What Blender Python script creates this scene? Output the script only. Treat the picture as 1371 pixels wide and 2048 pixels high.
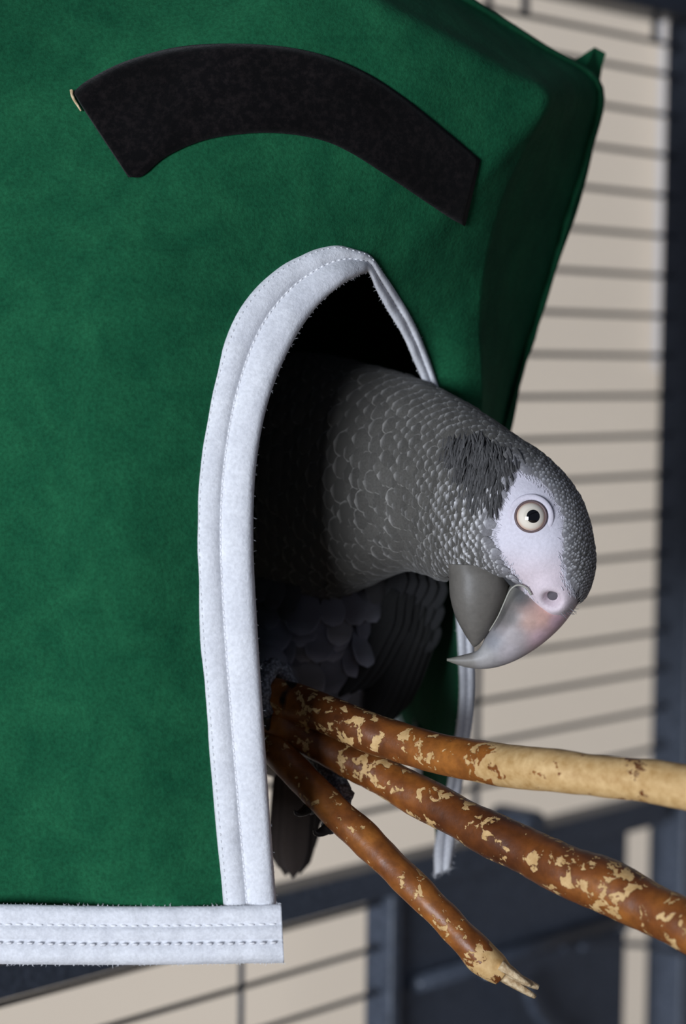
import bpy, bmesh, math, random
import numpy as np
from mathutils import Vector, Matrix
from mathutils.bvhtree import BVHTree

random.seed(7); rng = np.random.default_rng(7)
for o in list(bpy.data.objects): bpy.data.objects.remove(o)
scene = bpy.context.scene
COL = scene.collection

# ------------------------------------------------------------------ camera
F, CX, CY = 4339.0, 685.5, 1024.0            # 50 mm lens on a 23.6 mm tall frame, picture 1371 x 2048
# cage side wall fitted from its bars: u along bars, w down the posts, n away from the camera (camera axes: right, down, forward)
U_C = np.array([.67335, -.04473, .73797]); W_C = np.array([-.01227, .99735, .07165]); N_C = np.array([-.73922, -.05730, .67102])
O_C = np.array([.15187, -.23827, 1.16223])
EZ = -W_C / np.linalg.norm(W_C)
EY = np.array([0, 0, 1.]) - EZ[2] * EZ; EY /= np.linalg.norm(EY)
EX = np.cross(EY, EZ) * 1.0
if EX[0] < 0: EX = -EX
CAM = np.array([0, 0, 1.40])
M3 = np.stack([EX, EY, EZ])                   # camera axes -> world
def c2w(c): return CAM + M3 @ np.asarray(c, float)
def dirw(c): return M3 @ np.asarray(c, float)
def P(px, py, d): return c2w(((px - CX) / F * d, (py - CY) / F * d, d))
def proj(p):
    c = M3.T @ (np.asarray(p) - CAM); return CX + F * c[0] / c[2], CY + F * c[1] / c[2], c[2]
def projN(A):
    c = (np.asarray(A) - CAM) @ M3; return np.stack([CX + F * c[:, 0] / c[:, 2], CY + F * c[:, 1] / c[:, 2], c[:, 2]], 1)
def vdir(px, py):
    v = dirw(((px - CX) / F, (py - CY) / F, 1)); return v / np.linalg.norm(v)
VF = dirw((0, 0, 1))

cd = bpy.data.cameras.new('camera'); cam = bpy.data.objects.new('camera', cd); COL.objects.link(cam)
cd.sensor_fit = 'VERTICAL'; cd.sensor_height = 23.6; cd.lens = 50.0; cd.clip_start = .01
R = Matrix([list(r) for r in np.stack([dirw((1, 0, 0)), dirw((0, -1, 0)), dirw((0, 0, -1))], 1)])
cam.matrix_world = Matrix.Translation(CAM) @ R.to_4x4()
cd.dof.use_dof = True; cd.dof.focus_distance = .676; cd.dof.aperture_fstop = 5.0
scene.camera = cam

# ------------------------------------------------------------------ world, lights, exposure
scene.view_settings.view_transform = 'Standard'; scene.view_settings.look = 'None'
scene.view_settings.gamma = 1; scene.view_settings.use_curve_mapping = False
scene.view_settings.exposure = 0.12
wd = bpy.data.worlds.new('world'); scene.world = wd; wd.use_nodes = True
wd.node_tree.nodes['Background'].inputs[0].default_value = (.62, .72, 1, 1)
wd.node_tree.nodes['Background'].inputs[1].default_value = .105
def area(name, loc, target, sx, sy, power, col):
    l = bpy.data.lights.new(name, 'AREA'); l.shape = 'RECTANGLE'; l.size = sx; l.size_y = sy; l.energy = power; l.color = col
    o = bpy.data.objects.new(name, l); COL.objects.link(o); o.location = loc
    o.rotation_euler = (Vector(target) - Vector(loc)).to_track_quat('-Z', 'Y').to_euler(); return o
# daylight from a room window behind the camera and to its left (bluish front light, catchlight in the eye)
area('window_left_offscreen', (-2.75, -4.2, 1.25), (0, .7, 1.32), 2.2, 1.9, 320, (.84, .90, 1))

# ------------------------------------------------------------------ helpers
def srgb(r, g, b, k=1.0):
    f = lambda c: (c / 255 / 12.92 if c / 255 <= .04045 else ((c / 255 + .055) / 1.055) ** 2.4) * k
    return (f(r), f(g), f(b), 1)
def obj(name, verts, faces, mat, parent=None, smooth=True, uv=None, col=None):
    me = bpy.data.meshes.new(name); me.from_pydata([tuple(map(float, v)) for v in verts], [], [tuple(map(int, f)) for f in faces])
    if smooth: me.polygons.foreach_set('use_smooth', [True] * len(me.polygons))
    if col is not None:
        at = me.color_attributes.new('col', 'FLOAT_COLOR', 'POINT')
        a = np.ones((len(verts), 4), np.float32); a[:, :3] = np.asarray(col)[:, :3]; at.data.foreach_set('color', a.ravel())
    me.update(); me.materials.append(mat)
    return link(name, me, parent)
def link(name, me, parent=None):
    o = bpy.data.objects.new(name, me); COL.objects.link(o)
    if parent is not None: adopt(o, parent)
    return o
def adopt(o, parent):                          # meshes hold world coordinates; only a thing's Empty is shifted
    o.parent = parent
    if parent.parent is None: o.matrix_parent_inverse = Matrix.Translation(parent.location).inverted()
def thing(name, loc, label, cat, group=None):
    o = bpy.data.objects.new(name, None); COL.objects.link(o); o.location = tuple(loc); o.empty_display_size = .02
    o['label'] = label; o['category'] = cat
    if group: o['group'] = group
    return o
def bevel(o, w=.001, seg=2):
    m = o.modifiers.new('b', 'BEVEL'); m.width = w; m.segments = seg; m.limit_method = 'ANGLE'; return o
def crs(pts, n):                               # Catmull-Rom through rows of pts, n samples
    pts = np.asarray(pts, float); k = len(pts); t = np.linspace(0, k - 1, n); i = np.clip(t.astype(int), 0, k - 2); f = (t - i)[:, None]
    p0 = pts[np.maximum(i - 1, 0)]; p1 = pts[i]; p2 = pts[i + 1]; p3 = pts[np.minimum(i + 2, k - 1)]
    return .5 * (2 * p1 + (p2 - p0) * f + (2 * p0 - 5 * p1 + 4 * p2 - p3) * f ** 2 + (3 * p1 - p0 - 3 * p2 + p3) * f ** 3)
def gridfaces(n, m, wrap=False, off=0):
    fs = []
    for i in range(n - 1):
        for j in range(m if wrap else m - 1):
            a = i * m + j; b = i * m + (j + 1) % m
            fs.append((off + a, off + b, off + b + m, off + a + m))
    return fs
def wob(p, s, seed=0):                         # cheap smooth noise
    p = np.asarray(p) * s; r = np.zeros(len(p)); g = np.random.default_rng(seed)
    for k in range(6):
        a = g.normal(size=3) * (1 + .35 * k); r += np.sin(p @ a + g.uniform(0, 6.28)) / (1 + .35 * k)
    return r / 3
def tube(path, rad, nphi=10, cap=True, squash=None):
    path = np.asarray(path, float); n = len(path); rad = np.broadcast_to(rad, n)
    T = np.gradient(path, axis=0); T /= np.linalg.norm(T, axis=1)[:, None]
    up = np.array([.13, .21, .97]); vs = []
    for i in range(n):
        a = up - T[i] * (up @ T[i])
        if np.linalg.norm(a) < .05: a = np.array([1., 0, 0]) - T[i] * T[i][0]
        a /= np.linalg.norm(a); b = np.cross(T[i], a)
        for j in range(nphi):
            q = 2 * math.pi * j / nphi; vs.append(path[i] + rad[i] * (a * math.cos(q) + b * math.sin(q)))
    fs = gridfaces(n, nphi, True)
    if cap: fs += [tuple(range(nphi))[::-1], tuple((n - 1) * nphi + j for j in range(nphi))]
    return vs, fs
class MB:
    def __init__(s): s.v = []; s.f = []; s.c = []
    def add(s, v, f, c=None):
        o = len(s.v); s.v += list(v); s.f += [tuple(o + i for i in q) for q in f]
        if c is not None: s.c += list(c)
    def build(s, name, mat, parent=None, smooth=True):
        return obj(name, s.v, s.f, mat, parent, smooth, col=s.c if s.c else None)
def boxv(c, ax, ay, az):
    c, ax, ay, az = map(np.asarray, (c, ax, ay, az)); v = []
    for i in (-1, 1):
        for j in (-1, 1):
            for k in (-1, 1): v.append(c + i * ax + j * ay + k * az)
    f = [(0, 1, 3, 2), (4, 6, 7, 5), (0, 4, 5, 1), (2, 3, 7, 6), (0, 2, 6, 4), (1, 5, 7, 3)]
    return v, f
def in_poly(x, y, poly):
    x = np.asarray(x, float); y = np.asarray(y, float); r = np.zeros(x.shape, bool); n = len(poly)
    for i in range(n):
        x0, y0 = poly[i]; x1, y1 = poly[(i + 1) % n]
        if y0 == y1: continue
        c = ((y0 > y) != (y1 > y)) & (x < (x1 - x0) * (y - y0) / (y1 - y0) + x0); r ^= c
    return r
def poly_dist(x, y, poly):
    x = np.asarray(x, float); y = np.asarray(y, float); d = np.full(x.shape, 1e9); n = len(poly)
    for i in range(n):
        a = np.array(poly[i], float); b = np.array(poly[(i + 1) % n], float); e = b - a
        t = np.clip(((x - a[0]) * e[0] + (y - a[1]) * e[1]) / (e @ e), 0, 1)
        d = np.minimum(d, np.hypot(x - a[0] - t * e[0], y - a[1] - t * e[1]))
    return np.where(in_poly(x, y, poly), -d, d)
def sst(a, b, x): t = np.clip((np.asarray(x, float) - a) / (b - a), 0, 1); return t * t * (3 - 2 * t)

# ------------------------------------------------------------------ materials
def mat(name, rough=.6, metal=0, spec=.5):
    m = bpy.data.materials.new(name); m.use_nodes = True; nt = m.node_tree; b = nt.nodes['Principled BSDF']
    b.inputs['Roughness'].default_value = rough; b.inputs['Metallic'].default_value = metal
    b.inputs['Specular IOR Level'].default_value = spec; return m, nt, b
def N(nt, t, **k):
    n = nt.nodes.new(t)
    for a, v in k.items(): setattr(n, a, v)
    return n
def noise(nt, scale, detail=4, rough=.55, coord='Object', dist=0, stretch=None):
    tc = N(nt, 'ShaderNodeTexCoord'); n = N(nt, 'ShaderNodeTexNoise'); n.inputs['Scale'].default_value = scale
    n.inputs['Detail'].default_value = detail; n.inputs['Roughness'].default_value = rough; n.inputs['Distortion'].default_value = dist
    if stretch:
        mp = N(nt, 'ShaderNodeMapping'); mp.inputs['Scale'].default_value = stretch; nt.links.new(tc.outputs[coord], mp.inputs[0]); nt.links.new(mp.outputs[0], n.inputs['Vector'])
    else: nt.links.new(tc.outputs[coord], n.inputs['Vector'])
    return n.outputs['Fac']
def ramp(nt, fac, stops, interp='LINEAR'):
    r = N(nt, 'ShaderNodeValToRGB'); r.color_ramp.interpolation = interp; e = r.color_ramp.elements
    while len(e) < len(stops): e.new(.5)
    for q, (p, c) in zip(e, stops): q.position = p; q.color = c if len(c) == 4 else (*c, 1)
    nt.links.new(fac, r.inputs[0]); return r.outputs[0]
def mix(nt, fac, a, b, mode='MIX'):
    m = N(nt, 'ShaderNodeMix', data_type='RGBA', blend_type=mode)
    for s, v in ((m.inputs[0], fac), (m.inputs[6], a), (m.inputs[7], b)):
        if hasattr(v, 'is_linked'): nt.links.new(v, s)
        else: s.default_value = v
    return m.outputs[2]
def bump(nt, b, h, strength, dist, prev=None):
    n = N(nt, 'ShaderNodeBump'); n.inputs['Strength'].default_value = strength; n.inputs['Distance'].default_value = dist
    nt.links.new(h, n.inputs['Height'])
    if prev is not None: nt.links.new(prev, n.inputs['Normal'])
    nt.links.new(n.outputs[0], b.inputs['Normal']); return n.outputs[0]
def felt(name, lo, hi, sheen=.15, sheen_tint=(1, 1, 1, 1), fuzz=.0006, cl=60, sp=.25):
    m, nt, b = mat(name, .95, 0, .1)
    n1 = noise(nt, cl, 5, .6, dist=.6); n2 = noise(nt, 900, 3, .7)
    c = ramp(nt, n1, [(.3, lo), (.72, hi)]); s = ramp(nt, n2, [(.3, (1 - sp,) * 3), (.7, (1 + sp,) * 3)])
    nt.links.new(mix(nt, 1.0, c, s, 'MULTIPLY'), b.inputs['Base Color'])
    b.inputs['Sheen Weight'].default_value = sheen; b.inputs['Sheen Roughness'].default_value = .5; b.inputs['Sheen Tint'].default_value = sheen_tint
    p = bump(nt, b, n2, .5, fuzz); bump(nt, b, noise(nt, 45, 3), .35, .004, p); return m
M = {}
M['green'] = felt('green_felt', (.0055, .066, .029), (.0125, .106, .045), .03, (.3, .8, .6, 1))
M['white'] = felt('white_felt', (.70, .71, .75), (.80, .81, .84), .2, fuzz=.0004, cl=90, sp=.12)
m, nt, b = mat('black_felt', .95, 0, .1)
n1 = noise(nt, 420, 4, .7); n2 = noise(nt, 40, 3)
nt.links.new(mix(nt, 1.0, ramp(nt, n1, [(.45, (.0028, .0024, .0028)), (.85, (.016, .012, .012))]), ramp(nt, n2, [(.3, (.55, .55, .55)), (.7, (1.2, 1.2, 1.2))]), 'MULTIPLY'), b.inputs['Base Color'])
bump(nt, b, n1, .5, .0006); b.inputs['Sheen Weight'].default_value = .05; M['black'] = m
m, nt, b = mat('thread', .6); b.inputs['Base Color'].default_value = (.86, .86, .88, 1); M['thread'] = m
m, nt, b = mat('hammered_black_paint', .42, .0, .5)
n1 = noise(nt, 420, 2, .5); nt.links.new(ramp(nt, n1, [(.35, (.040, .049, .066)), (.7, (.085, .100, .132))]), b.inputs['Base Color'])
bump(nt, b, n1, .6, .0008); M['paint'] = m
m, nt, b = mat('zinc_screw', .3, 1); b.inputs['Base Color'].default_value = (.5, .55, .62, 1); M['zinc'] = m
def plaster(name, c, rough=.8):
    m, nt, b = mat(name, rough, 0, .3); n1 = noise(nt, 3, 3); d = tuple(x * .95 for x in c)
    nt.links.new(ramp(nt, n1, [(.3, d), (.7, c)]), b.inputs['Base Color']); bump(nt, b, noise(nt, 180, 3), .1, .001); return m
M['wall'] = plaster('cream_wall_paint', (.90, .76, .595)); M['trimwhite'] = plaster('white_gloss_trim', (.82, .84, .90), .4)
m, nt, b = mat('tan_carpet', .95, 0, .1); n1 = noise(nt, 300, 4); nt.links.new(ramp(nt, n1, [(.3, (.20, .15, .10)), (.7, (.36, .28, .20))]), b.inputs['Base Color']); M['floor'] = m
# bark: glossy red-brown skin with bitten pale flecks; attribute col.r = how peeled
def bark(name):
    m, nt, b = mat(name, .38, 0, .5)
    at = N(nt, 'ShaderNodeVertexColor', layer_name='col'); sp = N(nt, 'ShaderNodeSeparateColor'); nt.links.new(at.outputs[0], sp.inputs[0])
    n1 = noise(nt, 215, 3, .55, dist=.4); n2 = noise(nt, 330, 3, .6); n3 = noise(nt, 30, 3); n4 = noise(nt, 75, 2, .5, dist=.3)
    brown = ramp(nt, n3, [(.3, (.070, .019, .005)), (.5, (.20, .062, .012)), (.72, (.42, .155, .026))])
    brown = mix(nt, .5, brown, ramp(nt, n2, [(.35, (.55, .5, .5)), (.65, (1.25, 1.2, 1.2))]), 'MULTIPLY')
    tan = ramp(nt, n2, [(.25, (.46, .26, .085)), (.75, (.74, .50, .23))])
    a = N(nt, 'ShaderNodeMath', operation='ADD'); nt.links.new(n1, a.inputs[0]); nt.links.new(sp.outputs[0], a.inputs[1])
    a3 = N(nt, 'ShaderNodeMath', operation='MULTIPLY_ADD'); nt.links.new(noise(nt, 700, 2, .6), a3.inputs[0]); a3.inputs[1].default_value = .22; nt.links.new(a.outputs[0], a3.inputs[2])
    a4 = N(nt, 'ShaderNodeMath', operation='SUBTRACT'); nt.links.new(a3.outputs[0], a4.inputs[0]); a4.inputs[1].default_value = .11
    fl = ramp(nt, a4.outputs[0], [(.572, (0, 0, 0)), (.605, (1, 1, 1))])
    c = mix(nt, fl, brown, tan)
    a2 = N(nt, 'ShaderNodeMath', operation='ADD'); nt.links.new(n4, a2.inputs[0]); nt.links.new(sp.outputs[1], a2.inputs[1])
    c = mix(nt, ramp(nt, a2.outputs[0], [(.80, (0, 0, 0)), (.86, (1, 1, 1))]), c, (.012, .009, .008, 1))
    nt.links.new(c, b.inputs['Base Color'])
    nt.links.new(ramp(nt, fl, [(0, (.42,) * 3), (1, (.65,) * 3)]), b.inputs['Roughness'])
    inv = N(nt, 'ShaderNodeMath', operation='SUBTRACT'); inv.inputs[0].default_value = 1; nt.links.new(fl, inv.inputs[1])
    p = bump(nt, b, inv.outputs[0], .5, .0006); bump(nt, b, n2, .25, .0006, p); return m
M['bark'] = bark('chewed_bark')
m, nt, b = mat('splintered_wood', .75); n1 = noise(nt, 60, 4, .6, stretch=(1, 1, 1)); n2 = noise(nt, 700, 3)
nt.links.new(ramp(nt, n2, [(.3, (.36, .23, .11)), (.7, (.72, .57, .36))]), b.inputs['Base Color']); bump(nt, b, n2, .6, .0008); M['splinter'] = m
def vcol(name, rough, spec=.4, fine=None, sheen=0, coat=0):
    m, nt, b = mat(name, rough, 0, spec); at = N(nt, 'ShaderNodeVertexColor', layer_name='col')
    c = at.outputs[0]
    if fine:
        n1 = noise(nt, fine[0], 3, .6); c = mix(nt, 1.0, c, ramp(nt, n1, [(.3, (1 - fine[1],) * 3), (.7, (1 + fine[1],) * 3)]), 'MULTIPLY'); bump(nt, b, n1, .35, fine[2])
    nt.links.new(c, b.inputs['Base Color']); b.inputs['Sheen Weight'].default_value = sheen; b.inputs['Coat Weight'].default_value = coat
    return m
M['feather'] = vcol('grey_feather', .85, .18, (1500, .18, .0002), .12)
M['skin'] = vcol('bird_skin_and_down', .75, .25, (1100, .07, .0003), .1)
M['beak'] = vcol('beak_horn', .45, .3, (420, .10, .0002))
M['eye'] = vcol('eye', .12, .6, None, 0, 1.0)
m, nt, b = mat('pupil', .05, 0, .6); b.inputs['Base Color'].default_value = (.002, .002, .003, 1); b.inputs['Coat Weight'].default_value = 1; M['pupil'] = m
m, nt, b = mat('eyelid', .5); b.inputs['Base Color'].default_value = (.13, .085, .085, 1); M['lid'] = m
m, nt, b = mat('claw', .35); b.inputs['Base Color'].default_value = (.022, .020, .020, 1); M['claw'] = m
m, nt, b = mat('nostril', .9, 0, .05); b.inputs['Base Color'].default_value = (.11, .10, .11, 1); M['hollow'] = m
m, nt, b = mat('scaly_foot', .6); v = N(nt, 'ShaderNodeTexVoronoi'); v.inputs['Scale'].default_value = 900; tc = N(nt, 'ShaderNodeTexCoord'); nt.links.new(tc.outputs['Object'], v.inputs['Vector'])
nt.links.new(ramp(nt, v.outputs['Distance'], [(.1, (.30, .31, .34)), (.75, (.06, .06, .07))]), b.inputs['Base Color']); bump(nt, b, v.outputs['Distance'], .6, -.0006); M['foot'] = m

# ------------------------------------------------------------------ cage wall frame of reference
U, W, NO = dirw(U_C), dirw(W_C), dirw(N_C); U /= np.linalg.norm(U)
W = np.array([0, 0, -1.]); U[2] = 0; U /= np.linalg.norm(U); NO = np.array([-U[1], U[0], 0.])
if NO @ dirw(N_C) < 0: NO = -NO
O = c2w(O_C)
def wp(a, b, c=0): return O + U * a + W * b + NO * c        # a along, b down, c outwards from the cage
def wab(px, py, c=0):                                        # pixel -> wall coordinates
    v = vdir(px, py); t = ((O + NO * c - CAM) @ NO) / (v @ NO); q = CAM + v * t - O
    return q @ U, q @ W
ZF = O[2]                                                    # floor is at b = ZF

# ------------------------------------------------------------------ room
WY = 2.4                                                     # room wall stands square to the camera behind the cage
def struct(o): o['kind'] = 'structure'; return o
AX, AY, AZ = np.eye(3)
def rbox(name, x0, x1, y0, y1, z0, z1, m_, bw=0):
    v, f = boxv(((x0 + x1) / 2, (y0 + y1) / 2, (z0 + z1) / 2), AX * (x1 - x0) / 2, AY * (y1 - y0) / 2, AZ * (z1 - z0) / 2)
    o = struct(obj(name, v, f, m_, smooth=False)); return bevel(o, bw) if bw else o
rbox('wall_back', -3, 3, WY, WY + .1, 0, 2.5, M['wall'])
rbox('floor', -3, 3, -4.4, WY, -.05, 0, M['floor'])
def onwall(px, py):
    v = vdir(px, py); t = WY / v[1]; return CAM + v * t
ts = onwall(1308, 740); rbox('trim_1', ts[0], ts[0] + .10, WY - .02, WY, ts[2], 2.4, M['trimwhite'], .004)
rbox('baseboard_back', -3, 3, WY - .015, WY, 0, .1, M['trimwhite'], .004)

# ------------------------------------------------------------------ cage
cage = thing('bird_cage', wp(-.45, ZF, -.3), 'large black hammered metal bird cage with thin horizontal bars', 'bird cage')
APOST = .0434; ALEFT = -1.0; DEPTH = .6
BT = -.030                                                    # underside of the top rail
_, bmt = wab(900, 1700); 
ab1 = wab(560, 1768); ab2 = wab(1240, 1612); ab3 = wab(560, 1832)
BM0 = (ab1[1] + ab2[1]) / 2; BM1 = BM0 + (ab3[1] - ab1[1]); print('beam', ab1, ab2, ab3)
BB = ZF - .55
def cbox(name, c, a, b_, n, m=M['paint'], par=cage, bw=.0015):
    v, f = boxv(c, U * a, W * b_, NO * n); return bevel(obj(name, v, f, m, par, False), bw)
ps = .0125
for a in (APOST + ps, ALEFT):
    for c in (0, -DEPTH):
        cbox('post', wp(a + (.012 if a > 0 else 0), (ZF + BT - .03) / 2, c), ps, (ZF - BT + .03) / 2, ps, M['paint'])
for c in (0, -DEPTH):
    cbox('top_rail', wp((APOST + ALEFT) / 2, BT - .016, c), (APOST - ALEFT) / 2, .016, .0125)
    cbox('bottom_rail', wp((APOST + ALEFT) / 2, BB, c), (APOST - ALEFT) / 2, .0125, .0125)
for a in (APOST + ps, ALEFT):
    cbox('top_rail', wp(a, BT - .016, -DEPTH / 2), .0125, .016, DEPTH / 2 - .0125)
    cbox('bottom_rail', wp(a, BB, -DEPTH / 2), .0125, .0125, DEPTH / 2 - .0125)
cbox('tray', wp((APOST + ALEFT) / 2, BB + .03, -DEPTH / 2), (APOST - ALEFT) / 2 - .02, .012, DEPTH / 2 - .02)
cbox('middle_rail', wp((APOST + ALEFT) / 2, (BM0 + BM1) / 2, 0), (APOST - ALEFT) / 2, (BM1 - BM0) / 2, .009, M['paint'])
def wire(name, p, q, r=.0016, m=M['paint'], par=cage, n=8):
    v, f = tube([p, q], r, n); return obj(name, v, f, m, par)
bar_r = .0014
b = -.0165; wire('bar', wp(ALEFT, b), wp(APOST + .005, b), bar_r)
k = 0
while k * .022 < BM0 - .008:
    wire('bar', wp(ALEFT, k * .022), wp(APOST + .005, k * .022), bar_r); k += 1
# lower part: bars on the left, feeder door on the right
aL = wab(766, 1900)[0]; aP0 = wab(779, 1850)[0]; aP1 = wab(1246, 1850)[0]
b0 = wab(754, 1806.6)[1]
k = 0
while b0 + k * .022 < BB - .01:
    wire('bar', wp(ALEFT, b0 + k * .022), wp(aL, b0 + k * .022), bar_r); k += 1
for px, py in ((964, 1397),):
    a = wab(px, py)[0]; wire('upright_wire', wp(a, BT - .005, .0032), wp(a, BM0 + .004, .0032), .0018)
a = wab(492, 1990)[0]; wire('upright_wire', wp(a, BM1 - .004, .0032), wp(a, BB, .0032), bar_r)
a = wab(250, 700)[0]; wire('upright_wire', wp(a, BT - .005, .0032), wp(a, BM0 + .004, .0032), .0018)
for px in (1050, 1310):                                         # short ties between the first bar and the rail
    a = wab(px, 20 if px < 1200 else 70)[0]; wire('tie', wp(a, BT - .002), wp(a, -.0165), .0022)
cbox('door_stile', wp((aL + aP0) / 2 - .001, (BM1 + BB) / 2, .001), (aP0 - aL) / 2 + .0015, (BB - BM1) / 2, .009, M['paint'])
door = cbox('feeder_door', wp((aP0 + aP1) / 2, (BM1 - .002 + BB - .04) / 2, .002), (aP1 - aP0) / 2, (BB - .04 - BM1 + .002) / 2, .004, M['paint'])
door['label'] = 'dark slate painted steel door panel'
def dpart(name, v, f, m, smooth=True): return obj(name, v, f, m, door, smooth)
r0 = wab(815, 1963); r1 = wab(1236, 1834)
bmid = (r0[1] + r1[1]) / 2
v, f = tube([wp(r0[0], bmid, -.0055), wp(r1[0], bmid, -.0055)], .0042, 12); dpart('ledge', v, f, M['paint'])
def stud(px, py, r, h, name='screw', m=M['zinc']):
    a, b_ = wab(px, py); vs, fs = [], []
    prof = [(1, 0), (1, .35), (.8, .75), (.4, .97), (0.02, 1)]
    for rr, hh in prof:
        for j in range(16):
            q = j * math.pi / 8; vs.append(wp(a + r * rr * math.cos(q), b_ + r * rr * math.sin(q), -.002 - h * hh))
    fs = gridfaces(5, 16, True) + [tuple(64 + j for j in range(16))]
    return dpart(name, vs, fs, m)
stud(967, 1945, .0032, .004); stud(1234, 1850, .0036, .005); stud(919, 1712, .0040, .004)
stud(1122, 1887, .0038, .003, 'screw_seat', M['paint'])
def wirepath(name, pts, r, c, par):
    q = [wp(*wab(x, y), c) for x, y in pts]; v, f = tube(crs(q, 24), r, 8); return obj(name, v, f, M['paint'], par)
wirepath('latch_wire', [(1125, 1886), (1200, 1880), (1260, 1883), (1330, 1898), (1390, 1905)], .0017, -.012, door)
wirepath('hook_wire', [(1022, 1955), (1028, 1985), (1045, 2020), (1075, 2052), (1110, 2070)], .0030, -.010, door)
a, b_ = wab(1040, 1652); v, f = tube([wp(a, b_, -.011), wp(a, b_, .016)], .0095, 20); bevel(obj('hinge_knob', v, f, M['paint'], cage, False), .002)

# ------------------------------------------------------------------ tent
tent = thing('felt_hut', P(400, 1920, .70), 'green felt bird hut with white bound entry slit and black arc', 'bird tent')
ST = [  # entry edge (middle of the binding), middle crease, outer edge: px, py, depth
 ((508, 1880, .657), (200, 1880, .658), (-160, 1878, .668)), ((495, 1740, .657), (190, 1740, .655), (-160, 1740, .668)),
 ((472, 1520, .656), (180, 1520, .651), (-162, 1520, .668)),
 ((455, 1280, .655), (170, 1240, .648), (-165, 1250, .668)), ((447, 1050, .655), (170, 1000, .648), (-170, 950, .670)),
 ((462, 880, .657), (180, 800, .650), (-175, 650, .672)), ((490, 740, .660), (200, 600, .655), (-180, 350, .675)),
 ((525, 650, .664), (250, 420, .662), (-185, 50, .680)), ((575, 590, .669), (340, 250, .668), (0, -100, .692)),
 ((635, 548, .674), (470, 60, .675), (260, -215, .706)), ((680, 530, .678), (620, -78, .680), (480, -300, .722)),
 ((712, 528, .682), (760, 0, .683), (720, -140, .735)), ((732, 530, .685), (900, 72, .690), (935, -2, .75)),
 ((744, 540, .688), (1010, 133, .700), (1080, 90, .765)), ((760, 565, .692), (1098, 192, .708), (1196, 168, .780)),
 ((785, 605, .699), (1055, 290, .712), (1178, 300, .785)), ((812, 655, .708), (1005, 400, .715), (1145, 410, .785)),
 ((838, 710, .717), (972, 520, .720), (1110, 530, .785)), ((858, 768, .724), (960, 640, .725), (1070, 660, .785)),
 ((880, 840, .732), (965, 780, .735), (1025, 800, .785)), ((905, 980, .742), (955, 930, .748), (985, 950, .790)),
 ((925, 1150, .752), (935, 1130, .768), (925, 1130, .80)), ((930, 1300, .758), (920, 1300, .78), (890, 1300, .81)),
 ((928, 1450, .76), (905, 1450, .785), (870, 1450, .815)), ((905, 1600, .76), (892, 1565, .785), (862, 1530, .815)),
 ((888, 1700, .76), (884, 1640, .785), (858, 1590, .815))]
NT, NS = 150, 40
Es, Ms, Os = (crs([s[i] for s in ST], NT) for i in range(3))
pan = []
for i in range(NT):
    e, m_, o_ = Es[i], Ms[i], Os[i]
    for j in range(NS):
        s = j / (NS - 1)
        if s < .68:
            t = s / .68; q = e + (m_ - e) * t; q = q.copy()
            bul = 4 * t * (1 - t); q[2] -= .003 * bul
        else:
            t = (s - .68) / .32; q = m_ + (o_ - m_) * t; q = q.copy()
            q[2] = m_[2] + (o_[2] - m_[2]) * (t ** .85)
        pan.append(P(*q))
pan = np.array(pan); wv = wob(pan, 28, 3) * .0024 + wob(pan, 70, 8) * .0007 + wob(pan, 160, 5) * .0003
wv = wv * np.tile(sst(.12, .5, np.linspace(0, 1, NS)), NT); pan = pan - VF[None] * wv[:, None]
pf = gridfaces(NT, NS)
PANBVH = BVHTree.FromPolygons([tuple(p) for p in pan], pf)
def solid(o, th, off): m_ = o.modifiers.new('s', 'SOLIDIFY'); m_.thickness = th; m_.offset = off; m_.use_even_offset = False; return o
fp = obj('front_panel', pan, pf, M['green'], tent)
me = fp.data; me.update()
n0 = np.array(me.polygons[NS * 20].normal)
SGN = 1 if n0 @ VF > 0 else -1               # +1: normals point away from the camera
solid(fp, .003, SGN)
def drape(px, py, off=.0012):
    v = vdir(px, py); h = PANBVH.ray_cast(Vector(CAM), Vector(v), 3)
    if h[0] is None: return None
    return np.array(h[0]) - v * off
# side walls, roof and back: sweep the outer edge backwards
keys = [(0, (-.014, .11)), (ST_L := 7, (-.014, .11)), (14, (-.062, .19)), (25, (-.004, .155))]
Of = np.array([P(*q) for q in Os]); tt = np.linspace(0, len(ST) - 1, NT)
dx = np.interp(tt, [k_[0] for k_ in keys], [k_[1][0] for k_ in keys]); dd = np.interp(tt, [k_[0] for k_ in keys], [k_[1][1] for k_ in keys])
hx, hy = M3 @ np.array([1, 0, 0]), np.array([VF[0], VF[1], 0]); hy /= np.linalg.norm(hy)
Bk = Of + hx[None] * dx[:, None] + hy[None] * dd[:, None]
def strip(name, i0, i1, m_=M['green'], n=14):
    vs = []
    for i in range(i0, i1 + 1):
        for j in range(n): s = j / (n - 1); vs.append(Of[i] * (1 - s) + Bk[i] * s)
    vs = np.array(vs); c = np.mean(np.vstack([Of, Bk]), 0); out = vs - c; out /= np.linalg.norm(out, axis=1)[:, None]
    vs = vs + out * (wob(vs, 40, 9) * .0015)[:, None]
    return solid(obj(name, vs, gridfaces(i1 - i0 + 1, n), m_, tent), .003, 0)
iL = int(round(7 / 25 * (NT - 1))); iA = int(round(10 / 25 * (NT - 1))); iR = int(round(14 / 25 * (NT - 1)))
strip('side_panel', 0, iL); strip('roof_panel', iL, iA); strip('roof_panel', iA, iR); strip('side_panel', iR, NT - 1)
cb = Bk.mean(0); vs = [cb] + list(Bk); solid(obj('back_panel', vs, [(0, i + 1, i + 2) for i in range(NT - 1)] + [(0, NT, 1)], M['green'], tent, False), .003, 0)
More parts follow.
